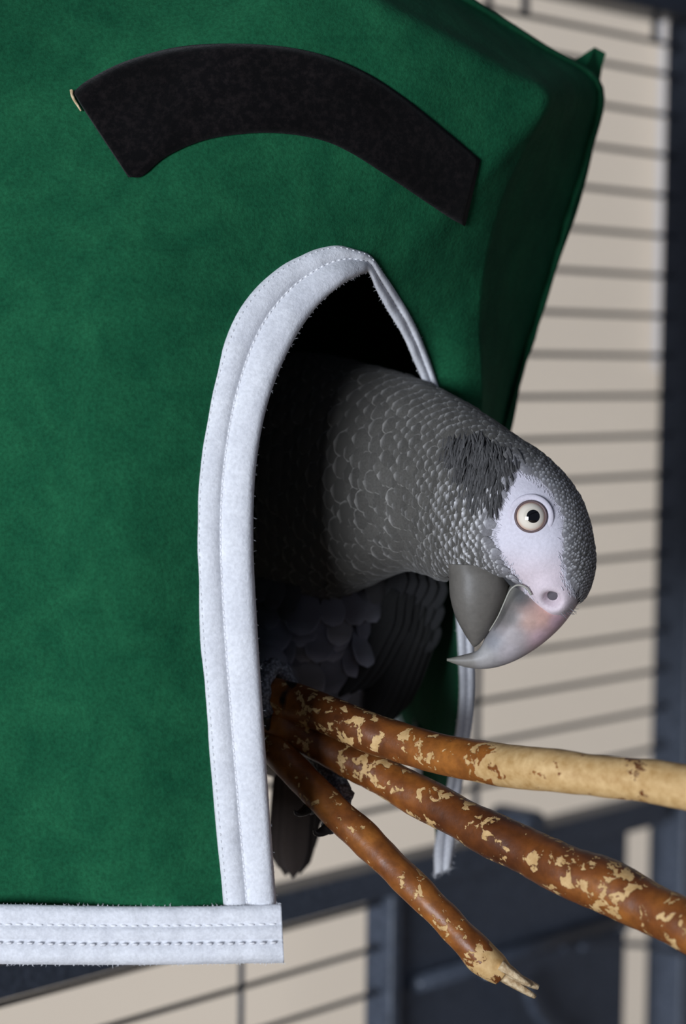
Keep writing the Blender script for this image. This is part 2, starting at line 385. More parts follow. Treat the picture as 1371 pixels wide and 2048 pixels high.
# seam lip: the raw doubled edge along eave and side seam
def lip(i0, i1, w0, th, name='seam_lip'):
    vs = []; n = i1 - i0 + 1
    for i in range(i0, i1 + 1):
        px, py, d = Os[i]; mx, my, _ = Ms[i]; e = np.array([px - mx, py - my]); e /= np.linalg.norm(e) + 1e-6
        w_ = w0 * (1 + .18 * math.sin(i * 1.7) + .1 * math.sin(i * 4.1))
        for (g, h) in ((-w_, -.004), (0, -.006), (w_ * .6, -.003), (w_ * .7, .002), (0, .004), (-w_, .002)):
            vs.append(P(px + e[0] * g, py + e[1] * g, d + h * th))
    obj(name, vs, gridfaces(n, 6, True), M['green'], tent)
lip(iA, iR, 9, 1.0); lip(iR, NT - 30, 7, 1.0)
# corner tab
v = [P(*q) for q in ((1150, 128, .788), (1188, 104, .790), (1203, 112, .792), (1198, 150, .795), (1192, 185, .79), (1160, 165, .785))]
nv = len(v); off = hy * .006
tb = obj('corner_tab', v + [q + off for q in v], [tuple(range(nv)), tuple(range(nv, 2 * nv))[::-1]] + [(i, (i + 1) % nv, nv + (i + 1) % nv, nv + i) for i in range(nv)], M['green'], tent, False); bevel(tb, .002, 3)
# black arc
AO = crs([(152, 185), (180, 163), (250, 128), (350, 100), (450, 92), (560, 97), (650, 116), (730, 150), (800, 195), (870, 250), (955, 321)], 70)
AI = crs([(262, 352), (285, 352), (330, 313), (400, 281), (480, 266), (560, 264), (640, 277), (700, 302), (765, 343), (835, 390), (925, 450)], 70)
vs = []; na = 14
for i in range(70):
    for j in range(na):
        s = j / (na - 1); q = AO[i] * (1 - s) + AI[i] * s; edge = min(s, 1 - s, i / 69 * 3, (69 - i) / 69 * 3)
        vs.append(drape(q[0], q[1], .0002 + .0013 * min(1, edge / .05) ** .5))
arc = obj('arc_applique', vs, gridfaces(70, na), M['black'], tent); arc['label'] = 'curved black felt band'
solid(arc, .001, SGN)
q = [drape(x, y, .0014) for x, y in ((143, 180), (144, 190), (149, 201), (156, 212), (162, 222))]
v, f = tube(crs(q, 16), np.linspace(.0006, .0003, 16), 6); obj('loose_thread', v, f, M['splinter'], tent)
# entry binding
TO = [(447, 1830), (441, 1760), (430, 1650), (412, 1450), (396, 1250), (388, 1050), (400, 900), (425, 760), (470, 630), (540, 547), (610, 505), (668, 490), (715, 500), (742, 512), (768, 548), (798, 592), (826, 642), (852, 702), (875, 768), (902, 860), (928, 1000), (942, 1150), (947, 1300), (947, 1400), (936, 1500), (919, 1600), (909, 1680), (900, 1735)]
TI = [(556, 1850), (549, 1760), (541, 1650), (527, 1450), (514, 1250), (506, 1080), (512, 930), (537, 800), (582, 690), (632, 615), (685, 568), (712, 553), (728, 545), (737, 546), (752, 580), (775, 622), (803, 668), (826, 720), (846, 770), (868, 860), (890, 1000), (905, 1150), (915, 1300), (917, 1400), (905, 1500), (887, 1600), (868, 1690), (868, 1750)]
NB = 190
to, ti = crs(TO, NB), crs(TI, NB)
ed = crs([s[0] for s in ST], 600)
def edepth(x, y): return ed[np.argmin((ed[:, 0] - x) ** 2 + (ed[:, 1] - y) ** 2), 2]
tdep = np.array([edepth(*((a + b_) / 2)) for a, b_ in zip(to, ti)]); tdep = np.convolve(np.pad(tdep, 6, 'edge'), np.ones(13) / 13, 'valid')
prof = [(0, .0000), (.02, .0016), (.08, .0026), (.20, .0030), (.34, .0028), (.42, .0020), (.45, .0013), (.48, .0020), (.56, .0030), (.72, .0034), (.88, .0032), (.96, .0022), (1.0, .0002), (1.0, -.0025), (.95, -.0045), (.75, -.0050), (.5, -.0045)]
vs = []; BIND = {}
fr = np.linspace(0, 1, NB)
for i in range(NB):
    right = sst(.50, .56, fr[i]) * (1 - sst(.97, 1, fr[i]))
    for s, h in prof:
        q = to[i] * (1 - s) + ti[i] * s
        d = tdep[i] + .0012 * right * (1 - s) - .0035 * right * s * 0
        vs.append(P(q[0], q[1], d - h - .0012))
vs = np.array(vs); vs = vs - VF[None] * (wob(vs, 260, 2) * .0004 + wob(vs, 90, 6) * .0004)[:, None]
np_ = len(prof)
fcs = gridfaces(NB, np_) + [tuple(range(np_)), tuple((NB - 1) * np_ + j for j in range(np_))]
bd = obj('entry_binding', vs, fcs, M['white'], tent); bd['label'] = 'white felt binding around the entry slit'
VB = vs.reshape(NB, np_, 3)
# hems
def hem(name, top, bot, n=90, stitches=()):
    a, b_ = crs(top, n), crs(bot, n); vs = []
    pr = [(0, 0), (.03, .0016), (.15, .0022), (.30, .0014), (.33, .0009), (.37, .0020), (.48, .0026), (.58, .0018), (.615, .0010), (.65, .0020), (.8, .0028), (.93, .0022), (1, 0), (1, -.003), (.8, -.004), (.3, -.004)]
    for i in range(n):
        for s, h in pr: q = a[i] * (1 - s) + b_[i] * s; vs.append(P(q[0], q[1], q[2] - h))
    vs = np.array(vs); vs = vs - VF[None] * (wob(vs, 230, 4) * .0005)[:, None]
    o = obj(name, vs, gridfaces(n, len(pr)) + [tuple(range(len(pr))), tuple((n - 1) * len(pr) + j for j in range(len(pr)))], M['white'], tent)
    return vs.reshape(n, len(pr), 3)
HV = hem('hem', [(-160, 1806, .664), (0, 1808, .656), (200, 1812, .6535), (440, 1812, .6525), (562, 1808, .6525)],
         [(-160, 1926, .664), (0, 1928, .656), (200, 1930, .6535), (430, 1928, .6525), (568, 1926, .6525)])
# inside hem of the far side and back
iS = NT - 1
def wallhem(P0, P1, h=.020):
    vs = []
    for i in range(24):
        s = i / 23; q = P0 * (1 - s) + P1 * s
        for dz, o_ in ((h, 0), (h, .003), (0, .003), (-.001, 0), (0, -.003), (h, -.003)): vs.append(q + np.array([0, 0, dz]) + (-hy * 0 + hx * o_ if abs((P1 - P0) @ hy) > abs((P1 - P0) @ hx) else hy * o_))
    obj('hem', vs, gridfaces(24, 6, True), M['white'], tent)
wallhem(Of[iS], Bk[iS]); wallhem(Bk[iS], Bk[0])
i9 = NT - 8; hv = np.array([pan[i * NS + j] for i in range(i9, NT) for j in range(2, NS)]) - VF[None] * .0035
solid(obj('hem', hv, gridfaces(NT - i9, NS - 2), M['white'], tent), .002, 0)
# stitching
SB = MB()
def stitch(p, q, r=.00028):
    p, q = np.asarray(p), np.asarray(q); t = q - p; L = np.linalg.norm(t)
    if L < 1e-6: return
    t /= L; a = np.cross(t, VF); a /= np.linalg.norm(a); b_ = np.cross(t, a)
    vs = [p] + [p + t * L * .25 + r * (a * math.cos(k * 1.5708) + b_ * math.sin(k * 1.5708)) for k in range(4)] + [p + t * L * .75 + r * (a * math.cos(k * 1.5708) + b_ * math.sin(k * 1.5708)) for k in range(4)] + [q]
    SB.add(vs, [(0, 1 + k, 1 + (k + 1) % 4) for k in range(4)] + [(1 + k, 5 + k, 5 + (k + 1) % 4, 1 + (k + 1) % 4) for k in range(4)] + [(9, 5 + (k + 1) % 4, 5 + k) for k in range(4)])
def run(line, step=.0022, gap=.32, lift=.0003, r=.00028):
    line = np.asarray(line); seg = np.linalg.norm(np.diff(line, axis=0), axis=1); L = np.concatenate([[0], np.cumsum(seg)])
    at = lambda s: np.array([np.interp(s, L, line[:, k]) for k in range(3)])
    s = 0
    while s < L[-1] - step:
        stitch(at(s) - VF * lift, at(s + step * (1 - gap)) - VF * lift, r); s += step
run(VB[:, 6]); run(VB[:int(NB * .5), 2], .0022, .55, .0001, .0002); run(HV[:, 4], .0032, .3, .0003, .0004); run(HV[:, 9], .0032, .3, .0003, .0004)
SB.build('stitching', M['thread'], tent)
# stray fibres
def fibres(name, pts, nrm, n, L, m_, wid=.00007):
    FB = MB()
    for _ in range(n):
        i = int(rng.integers(len(pts))); p = np.asarray(pts[i]); d = np.asarray(nrm[i]) + rng.normal(size=3) * .7; d /= np.linalg.norm(d)
        l = L * rng.uniform(.4, 1.3); c = rng.normal(size=3) * .3; s = np.cross(d, VF); s /= np.linalg.norm(s) + 1e-9
        q = [p + d * l * t + c * l * t * t for t in (0, .35, .7, 1)]
        w_ = [wid, wid, wid * .8, wid * .2]; vs = []
        for a, ww in zip(q, w_): vs += [a - s * ww, a + s * ww]
        FB.add(vs, [(0, 1, 3, 2), (2, 3, 5, 4), (4, 5, 7, 6)])
    o = FB.build(name, m_, tent); o['kind'] = 'stuff'; return o
def edge_pts(A, B): A, B = np.asarray(A), np.asarray(B); return list(A), list((A - B) / np.linalg.norm(A - B, axis=1)[:, None])
p1, n1_ = edge_pts(VB[:, 0], VB[:, 3]); p2, n2_ = edge_pts(VB[:, 12], VB[:, 9]); p3, n3_ = edge_pts(HV[:, 0], HV[:, 3]); p4, n4_ = edge_pts(HV[:, 12], HV[:, 9])
fibres('felt_fuzz', p1 + p2 + p3 + p4, n1_ + n2_ + n3_ + n4_, 1500, .0006, M['white'], .00004)
fibres('felt_fuzz', [VB[NB - 1, j] for j in range(13)] + list(VB[NB - 8:, 0]), [np.array([.3, 0, -1.])] * 13 + [np.array([.9, 0, -.2])] * 8, 70, .0016, M['white'], .00005)
Oi = Of[iA:NT - 25]; Mi = np.array([P(*q) for q in Ms[iA:NT - 25]]); p5, n5_ = edge_pts(Oi, Mi)
fibres('felt_fuzz', p5, n5_, 1500, .0011, M['green'], .00005)
# hanging strap and hook to the cage top (above the picture)
ap = (Of[iA] + Bk[iA]) / 2
ztop = O[2] - BT + .032
def ring(c, r, ax, m_, par, rr=.0016, name='hanging_ring'):
    ax = np.asarray(ax, float); ax /= np.linalg.norm(ax); up = np.array([0, 0, 1.]); q = [c + r * (ax * math.cos(t) + up * math.sin(t)) for t in np.linspace(0, 2 * math.pi, 25)]
    v, f = tube(q, rr, 8, False); return obj(name, v, f, m_, par)
ring(ap + np.array([0, 0, .009]), .010, hx, M['zinc'], tent); ring(ap + np.array([0, 0, .026]), .010, hy, M['zinc'], tent)
aa = (ap - O) @ U
rod_z = ap[2] + .036
v, f = tube([wp(aa, O[2] - rod_z, 0), wp(aa, O[2] - rod_z, -DEPTH)], .003, 8); obj('top_rod', v, f, M['paint'], cage)

# ------------------------------------------------------------------ perch of three branches
perch = thing('branch_perch', P(380, 1420, .86), 'forked perch of three chewed reddish brown branches', 'perch')
def branch(name, pts, n, peel=None, dark=None, nphi=20, seed=0):
    q = crs(pts, n); path = np.array([P(*r[:3]) for r in q]); rad = np.array([r[3] / 2 / F * r[2] for r in q])
    v, f = tube(path, rad, nphi); v = np.array(v); c = np.repeat(path, nphi, 0); out = v - c; L = np.linalg.norm(out, axis=1)[:, None]
    v = v + out / L * (wob(v, 130, seed) * .0006 + wob(v, 420, seed + 1) * .0002)[:, None]
    col = np.zeros((len(v), 3))
    for k in range(n):
        col[k * nphi:(k + 1) * nphi, 0] = peel(q[k][0]) if peel else 0
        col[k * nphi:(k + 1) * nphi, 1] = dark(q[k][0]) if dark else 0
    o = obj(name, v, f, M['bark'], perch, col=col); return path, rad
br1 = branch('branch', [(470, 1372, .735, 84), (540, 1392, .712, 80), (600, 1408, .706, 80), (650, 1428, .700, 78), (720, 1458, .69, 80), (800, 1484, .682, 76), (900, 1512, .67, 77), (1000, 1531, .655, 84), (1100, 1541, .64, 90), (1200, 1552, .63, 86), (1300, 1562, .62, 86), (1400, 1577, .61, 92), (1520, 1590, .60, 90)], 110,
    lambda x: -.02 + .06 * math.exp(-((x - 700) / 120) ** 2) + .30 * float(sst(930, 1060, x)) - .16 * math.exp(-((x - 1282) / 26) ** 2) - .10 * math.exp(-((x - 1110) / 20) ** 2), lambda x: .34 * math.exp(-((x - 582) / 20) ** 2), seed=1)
br2 = branch('branch', [(470, 1385, .735, 70), (540, 1437, .712, 70), (600, 1470, .708, 70), (680, 1510, .703, 72), (760, 1550, .697, 76), (850, 1600, .688, 84), (950, 1652, .676, 88), (1050, 1702, .665, 96), (1130, 1742, .655, 104), (1210, 1770, .648, 112), (1290, 1812, .64, 106), (1371, 1852, .63, 104), (1480, 1910, .62, 104)], 110,
    lambda x: -.015 + .07 * math.exp(-((x - 760) / 60) ** 2) + .07 * math.exp(-((x - 1230) / 60) ** 2), seed=11)
br3 = branch('branch', [(470, 1400, .735, 62), (545, 1492, .708, 62), (600, 1552, .700, 64), (660, 1612, .692, 66), (720, 1668, .685, 66), (790, 1738, .678, 62), (850, 1797, .672, 62), (910, 1858, .668, 64), (955, 1905, .665, 70), (985, 1932, .664, 62), (1005, 1947, .664, 44)], 90,
    lambda x: -.05 + .03 * math.exp(-((x - 850) / 50) ** 2) + .30 * float(sst(938, 985, x)), lambda x: .17 * math.exp(-((x - 925) / 25) ** 2), seed=21)
# trunk behind the hut to the cage side
a_, b_ = wab(330, 1330); Q = wp(a_, b_, .004)
path = np.array([Q + (P(470, 1385, .735) - Q) * s + np.array([0, 0, .006]) * math.sin(3.1 * s) for s in np.linspace(0, 1.08, 24)])
v, f = tube(path, np.linspace(.011, .0088, 24), 18); obj('trunk', v, f, M['bark'], perch, col=np.zeros((len(v), 3)))
v, f = tube([Q - NO * .012, Q - NO * .006], .018, 20); obj('washer', v, f, M['zinc'], perch, False)
SP = MB()
def splinter(a, b_, c, w0, w1):
    q = crs([a, b_, c], 7); pth = [P(*r) for r in q]; rr = np.linspace(w0, w1, 7) / 2 / F * .664; v, f = tube(pth, rr, 6); SP.add(v, f)
splinter((985, 1918, .663), (1025, 1950, .662), (1076, 1975, .662), 30, 11)
splinter((985, 1935, .664), (1020, 1962, .663), (1070, 1994, .663), 34, 9)
splinter((1000, 1930, .660), (1040, 1958, .659), (1062, 1972, .660), 22, 6)
splinter((975, 1915, .665), (1010, 1930, .665), (1040, 1950, .666), 24, 5)
splinter((1030, 1965, .665), (1050, 1978, .665), (1066, 1989, .665), 14, 4)
SP.build('splintered_tip', M['splinter'], perch)

# ------------------------------------------------------------------ parrot
par = thing('parrot', P(600, 1440, .75), 'grey parrot with white face leaning out of the felt hut', 'parrot')
def lofted(st, n, nphi, power=1.0):
    """st rows: ax, ay, bx, by, depth, half thickness (m)"""
    q = crs(st, n); V = np.zeros((n, nphi, 3))
    for i, (ax, ay, bx, by, d, t) in enumerate(q):
        c = P((ax + bx) / 2, (ay + by) / 2, d); w_ = (P(ax, ay, d) - P(bx, by, d)) / 2; z = -vdir((ax + bx) / 2, (ay + by) / 2) * t
        for j in range(nphi):
            p = 2 * math.pi * j / nphi; cs, sn = math.cos(p), math.sin(p)
            if power != 1: cs = math.copysign(abs(cs) ** power, cs); sn = math.copysign(abs(sn) ** power, sn)
            V[i, j] = c + w_ * cs + z * sn
    return V
def closed(V):
    n, m_ = V.shape[:2]; return list(V.reshape(-1, 3)), gridfaces(n, m_, True) + [tuple(range(m_))[::-1], tuple((n - 1) * m_ + j for j in range(m_))]
HEAD = [(560, 716, 540, 1180, .766, .034), (640, 722, 610, 1185, .756, .036), (720, 739, 690, 1175, .743, .036), (800, 756, 760, 1150, .730, .033), (868, 781, 815, 1133, .718, .029),
        (928, 811, 852, 1142, .708, .026), (983, 845, 885, 1155, .701, .0235), (1033, 879, 912, 1158, .696, .022), (1082, 911, 942, 1155, .693, .0212), (1122, 948, 972, 1157, .691, .0207), (1154, 992, 998, 1161, .690, .020),
        (1174, 1041, 1018, 1171, .689, .019), (1184, 1091, 1034, 1184, .689, .0175), (1186, 1130, 1049, 1199, .689, .016), (1177, 1172, 1068, 1214, .689, .0145), (1158, 1204, 1088, 1228, .689, .012), (1140, 1224, 1104, 1234, .689, .008)]
TORSO = [(560, 730, 690, 730, .775, .012), (510, 790, 735, 790, .776, .028), (480, 900, 775, 900, .780, .038), (465, 1050, 790, 1050, .784, .042), (465, 1200, 792, 1200, .786, .042), (480, 1310, 770, 1310, .786, .038), (505, 1390, 740, 1390, .786, .030), (535, 1450, 700, 1450, .786, .021), (560, 1500, 655, 1500, .788, .010)]
HV_ = lofted(HEAD, 120, 64); TV_ = lofted(TORSO, 80, 64)
hb = MB(); v, f = closed(HV_); hb.add(v, f); v, f = closed(TV_); hb.add(v, f)
tmp = hb.build('tmp', M['skin']); rm = tmp.modifiers.new('r', 'REMESH'); rm.mode = 'VOXEL'; rm.voxel_size = .0009
sm = tmp.modifiers.new('sm', 'SMOOTH'); sm.factor = .5; sm.iterations = 6
dg = bpy.context.evaluated_depsgraph_get(); ev = tmp.evaluated_get(dg); me = bpy.data.meshes.new_from_object(ev); nv = len(me.vertices)
co = np.zeros(nv * 3, np.float32); me.vertices.foreach_get('co', co); co = co.reshape(-1, 3).astype(float)
fcs = [tuple(p.vertices) for p in me.polygons]; bpy.data.objects.remove(tmp)
pj = projN(co); X, Y = pj[:, 0], pj[:, 1]
FACE = [(1036, 932), (1058, 948), (1085, 965), (1105, 985), (1122, 1015), (1130, 1050), (1132, 1085), (1128, 1120), (1133, 1150), (1146, 1180), (1160, 1210), (1140, 1240), (1090, 1240), (1052, 1205), (1040, 1172), (1018, 1140), (995, 1108), (984, 1070), (988, 1035), (1003, 1000), (1016, 965)]
fd = poly_dist(X, Y, FACE); fm = (1 - sst(-11, 9, fd))[:, None]
grey = np.array(srgb(62, 63, 66)[:3]); chinpink = np.array([.38, .27, .25])
c0 = np.tile(grey, (nv, 1))
wh = np.array([.70, .67, .74]); pk = np.array([.70, .60, .64])
pinkness = sst(1080, 1160, Y)[:, None]
c0 = c0 * (1 - fm) + (wh * (1 - pinkness) + pk * pinkness) * fm
chin = np.exp(-(((X - 878) / 32) ** 2 + ((Y - 1152) / 20) ** 2))[:, None]; c0 = c0 * (1 - .8 * chin) + chinpink * .8 * chin
# shape of the cere and eye socket on the surface
tmpbvh = BVHTree.FromPolygons([tuple(p) for p in co], fcs)
def hit(px, py, bvh=None):
    v = vdir(px, py); h = (bvh or tmpbvh).ray_cast(Vector(CAM), Vector(v), 3)
    return (np.array(h[0]), np.array(h[1])) if h[0] is not None else (None, None)
c0v, ncv = hit(1102, 1198); ncv = ncv if ncv @ VF < 0 else -ncv; ncv = ncv * .6 - VF * .4; ncv /= np.linalg.norm(ncv)
rel = co - c0v; rad_ = np.linalg.norm(rel - (rel @ ncv)[:, None] * ncv, axis=1); front = (rel @ ncv > -.012)
hgt = .0016 * np.exp(-((rad_ - .0046) / .0026) ** 2) - .0048 * np.exp(-(rad_ / .0024) ** 4)
co = co + ncv[None] * (hgt * front)[:, None]
tmpbvh = BVHTree.FromPolygons([tuple(p) for p in co], fcs)
body = obj('body', co, fcs, M['skin'], par, col=c0)
BVH = tmpbvh
# eye
pe, ne = hit(1061, 1033); ne = ne / np.linalg.norm(ne)
if ne @ VF > 0: ne = -ne
gaze = ne * .55 - vdir(1061, 1033) * .45; gaze /= np.linalg.norm(gaze)
def frame(z):
    a = np.cross(z, [0, 0, 1.]); a /= np.linalg.norm(a); return a, np.cross(z, a)
def dome(c, z, r, amax, nr=24, na=36, colf=None):
    a, b_ = frame(z); vs = []; cs = []
    for i in range(nr):
        th = amax * i / (nr - 1) + 1e-4
        for j in range(na):
            q = 2 * math.pi * j / na; vs.append(c + r * (z * math.cos(th) + math.sin(th) * (a * math.cos(q) + b_ * math.sin(q))))
            if colf: cs.append(colf(math.degrees(th)))
    return vs, gridfaces(nr, na, True) + [tuple(range(na))[::-1]], cs
re = .0051; ce = pe - gaze * .0026
def iris(th):
    a = np.array([.86, .78, .66]); e = np.array([.66, .42, .30]); t = float(sst(44, 62, th)); q = a * (1 - t) + e * t
    t = float(sst(24, 30, th)); q = np.array([.72, .66, .55]) * (1 - t) + q * t
    t = float(sst(62, 70, th)); return q * (1 - t) + np.array([.05, .03, .03]) * t
v, f, cs = dome(ce, gaze, re, math.radians(80), colf=iris); eye = obj('eye', v, f, M['eye'], par, col=cs)
gp = gaze + frame(gaze)[0] * 0; pr_, _ = hit(1066, 1033)
gp = (P(1066, 1032.5, proj(ce + gaze * re)[2]) - ce); gp /= np.linalg.norm(gp)
v, f, _ = dome(ce, gp, re * 1.012, math.radians(23.5), 10, 32); obj('pupil', v, f, M['pupil'], eye)
def torus(c, z, R_, r_, flat=1.0, na=40, nb=12, sx=1.0):
    a, b_ = frame(z); vs = []
    for i in range(na):
        q = 2 * math.pi * i / na; e = a * math.cos(q) * sx + b_ * math.sin(q)
        for j in range(nb):
            t = 2 * math.pi * j / nb; vs.append(c + e * (R_ + r_ * math.cos(t)) + z * r_ * flat * math.sin(t))
    fs = []
    for i in range(na):
        for j in range(nb): fs.append((i * nb + j, i * nb + (j + 1) % nb, ((i + 1) % na) * nb + (j + 1) % nb, ((i + 1) % na) * nb + j))
    return vs, fs
v, f = torus(ce + gaze * .0024, gaze, .00475, .00042); obj('eyelid_rim', v, f, M['lid'], par)
v, f = torus(pe - gaze * .0011, gaze, .0061, .0011, .5); obj('eye_ring', v, f, M['skin'], par, col=np.tile([.68, .64, .71], (len(v), 1)))
# nostril
v, f, _ = dome(c0v - ncv * .0058, ncv, .0030, math.radians(88), 10, 24); obj('nostril', v, f, M['hollow'], par)
# beak
def idw(vs, anchors):
    q = projN(vs); out = np.zeros((len(vs), 3)); ws = np.zeros(len(vs))
    for x, y, c in anchors:
        w_ = 1 / (((q[:, 0] - x) ** 2 + (q[:, 1] - y) ** 2) + 60) ** 1.6; out += w_[:, None] * np.array(srgb(*c)[:3]); ws += w_
    return out / ws[:, None]
UPB = [(1172, 1180, 1036, 1158, .689, .0065), (1150, 1216, 1016, 1172, .689, .0090), (1120, 1255, 1004, 1204, .689, .0120), (1082, 1289, 988, 1240, .689, .0105), (1035, 1319, 970, 1274, .689, .0082), (985, 1336, 956, 1299, .689, .0055), (938, 1336, 928, 1309, .689, .0032), (893, 1322, 893, 1317, .689, .0006)]
LOB = [(893, 1128, 1003, 1132, .689, .0100), (897, 1150, 1016, 1156, .689, .0108), (899, 1190, 1014, 1192, .689, .0106), (909, 1230, 1000, 1228, .689, .0092), (926, 1264, 980, 1262, .689, .0070), (940, 1286, 960, 1286, .689, .0036), (946, 1294, 949, 1294, .689, .0008)]
v, f = closed(lofted(UPB, 60, 40, .92))
ub = obj('upper_beak', v, f, M['beak'], par, col=idw(np.array(v), [(1040, 1190, (96, 96, 96)), (1012, 1185, (128, 126, 118)), (1060, 1165, (120, 118, 116)), (1000, 1225, (98, 96, 92)), (1020, 1235, (120, 116, 114)), (1085, 1235, (214, 172, 158)), (1060, 1240, (190, 158, 146)), (1115, 1245, (216, 180, 190)), (1085, 1280, (214, 182, 190)), (1030, 1275, (168, 160, 160)), (985, 1285, (142, 142, 146)), (1020, 1305, (182, 174, 176)), (975, 1325, (160, 156, 154)), (935, 1322, (128, 124, 118)), (895, 1319, (120, 118, 108)), (960, 1300, (176, 174, 172))]))
v, f = closed(lofted(LOB, 50, 40, .85))
lb = obj('lower_beak', v, f, M['beak'], par, col=np.tile(np.array(srgb(104, 100, 94)[:3]), (len(v), 1)))
# pale worn edge of the beak commissure
q = [P(x, y, d) for x, y, d in ((1062, 1190, .6755), (1052, 1176, .6755), (1035, 1170, .676), (1020, 1180, .6765), (1008, 1205, .6770), (995, 1234, .678), (978, 1262, .6805))]
v, f = tube(crs(q, 30), np.linspace(.00035, .0002, 30), 6); obj('beak_edge', v, f, M['beak'], par, col=np.tile([.36, .35, .30], (len(v), 1)))

# ---- feathers
VR = [0, .28, .52, .70, .83, .92, 1.0]; UR = [-1, -.80, 0, .80, 1]
def wprof(v): return (.42 + .58 * float(sst(0, .5, v))) * (math.sqrt(max(0, 1 - ((v - .55) / .45) ** 2)) if v > .55 else 1)
TV2 = []; TRIM = []; TTIP = []; TFV = []
for v_ in VR:
    for u_ in UR:
        TV2.append((u_ * .5 * max(wprof(v_), .05), v_, .10 * math.sin(math.pi * min(1, v_ * .9)) - .085 * u_ * u_ * (wprof(v_)) - .05 * v_ ** 4))
        TRIM.append(max(float(sst(.45, .8, v_)) if abs(u_) == 1 else 0, float(sst(.86, .97, v_)))); TTIP.append(float(sst(.72, .95, v_)) * (1 - u_ * u_)); TFV.append(v_)
TV2 = np.array(TV2); TRIM = np.array(TRIM); TTIP = np.array(TTIP); TFV = np.array(TFV); TF = gridfaces(len(VR), len(UR))
def fcolor(base, rim, tipc, tip, barred=0):
    c = np.tile(np.asarray(base, float), (len(TV2), 1)); c = c * 1.0
    c = c + (np.asarray(rim) - c) * (TRIM[:, None] * .82); c = c + (np.asarray(tipc) - c) * (TTIP[:, None] * tip)
    if barred: c = c * (1 - barred * (((TFV > .45) & (TFV < .75))[:, None]))
    return c
def fmat(p, d, n, L, Wd, lift=.22):
    d = d / np.linalg.norm(d); n = n - d * (n @ d); n /= np.linalg.norm(n); d2 = d * math.cos(lift) + n * math.sin(lift); n2 = n * math.cos(lift) - d * math.sin(lift)
    s = np.cross(d2, n2); return np.stack([s * Wd, d2 * L, n2 * L], 1), p
class Plume:
    def __init__(s): s.items = []
    def add(s, p, d, n, L, Wd, col, lift=.22): A, p = fmat(p, d, n, L, Wd, lift); s.items.append((A, p, col, L * Wd))
    def mesh(s, name, items):
        k = len(TV2); vs = np.concatenate([TV2 @ A.T + p for A, p, c, z in items]); cs = np.concatenate([c for A, p, c, z in items])
        fs = [tuple(i * k + q for q in f) for i in range(len(items)) for f in TF]
        o = obj(name, vs, fs, M['feather'], par, col=cs); o['kind'] = 'stuff'; return o
PL = Plume()
EAR = [(888, 900), (905, 872), (950, 868), (1000, 885), (1030, 915), (1024, 950), (1010, 985), (985, 1010), (955, 1000), (925, 985), (900, 950)]
BEAKZ = [(893, 1146), (1012, 1150), (1045, 1170), (1052, 1210), (1100, 1245), (1165, 1215), (1200, 1300), (880, 1400)]
def lin(r, g, b_): return np.array(srgb(r, g, b_)[:3])
NECKB, NECKR = lin(78, 76, 72), lin(150, 147, 142)
szx = [0, 2, 3, 4, 5, 6, 7, 8, 9, 10, 12, 16]; szv = [.0092, .0086, .0066, .0052, .0043, .0036, .0031, .0027, .0025, .0023, .0021, .0020]
n_, m_ = HV_.shape[:2]
s = 0.15; row = 0
while s < 15.4:
    size = np.interp(s, szx, szv); fi = s / (len(HEAD) - 1) * (n_ - 1); i0 = int(fi); i1 = min(i0 + 1, n_ - 1); t = fi - i0
    ring_ = HV_[i0] * (1 - t) + HV_[i1] * t; rp = HV_[max(i0 - 2, 0)]; rn = HV_[min(i0 + 3, n_ - 1)]
    seg = np.linalg.norm(np.roll(ring_, -1, 0) - ring_, axis=1); per = seg.sum(); cum = np.concatenate([[0], np.cumsum(seg)])
    nf = max(6, int(per / (size * .78))); cen = ring_.mean(0)
    stepm = np.linalg.norm(rn - rp, axis=1) / max(1, (min(i0 + 3, n_ - 1) - max(i0 - 2, 0)))     # metres per loft row
    smax = np.percentile(stepm, 88)
    for k in range(nf):
        L_ = (k + .5 * (row % 2) + rng.uniform(-.08, .08) * (1 if s < 6 else 2)) / nf * per % per; j = int(np.searchsorted(cum, L_) - 1) % m_; a = (L_ - cum[j]) / (seg[j] + 1e-9)
        p = ring_[j] * (1 - a) + ring_[(j + 1) % m_] * a; d = (rp[j] - rn[j]); d /= np.linalg.norm(d) + 1e-9
        # drop rows where the loft is squeezed (inside of the neck bend)
        if rng.uniform() > min(1, stepm[j] / smax * .50 / .30): continue
        h = BVH.find_nearest(Vector(p)); pn = np.array(h[0]); nn = np.array(h[1]); o_ = p - cen
        if nn @ o_ < 0: nn = -nn
        if np.linalg.norm(pn - p) > .006: continue
        px, py, _ = proj(pn)
        fdist = poly_dist([px], [py], FACE)[0]
        if fdist < rng.uniform(-4, 5) or in_poly([px], [py], BEAKZ)[0]: continue
        if poly_dist([px], [py], EAR)[0] < rng.uniform(-16, 4): continue
        z = size * (rng.uniform(.95, 1.06) if s < 6 else rng.uniform(.9, 1.2))
        up = sst(1.5, 5.5, s)
        base = NECKB * (.85 + .3 * rng.uniform()) ; rim = NECKR * (.8 + .4 * rng.uniform())
        cheek = float(sst(860, 960, px) * sst(930, 1010, py)); crown = float(sst(1040, 1110, px) * (1 - cheek))
        tip = .15 * float(up) + .80 * cheek + .55 * crown * rng.uniform(.5, 1.4)
        tipc = lin(225, 224, 226)
        base = base * (1 + .10 * cheek); rim = rim * (1 - .35 * cheek); base = base * (1 - .15 * crown)
        wf = .65 * math.exp(-max(fdist, 0) / 13); base = base * (1 - wf) + lin(168, 166, 172) * wf
        d = d + rng.normal(size=3) * .03
        PL.add(pn - d / np.linalg.norm(d) * z * .35 + nn * .0003, d, nn, z * 1.28, z * 1.12, fcolor(base, rim, tipc, min(.9, tip)), .19 + .03 * rng.uniform())
    ds = size * .50 / (smax * (n_ - 1) / (len(HEAD) - 1) + 1e-9)
    s += max(.02, ds); row += 1
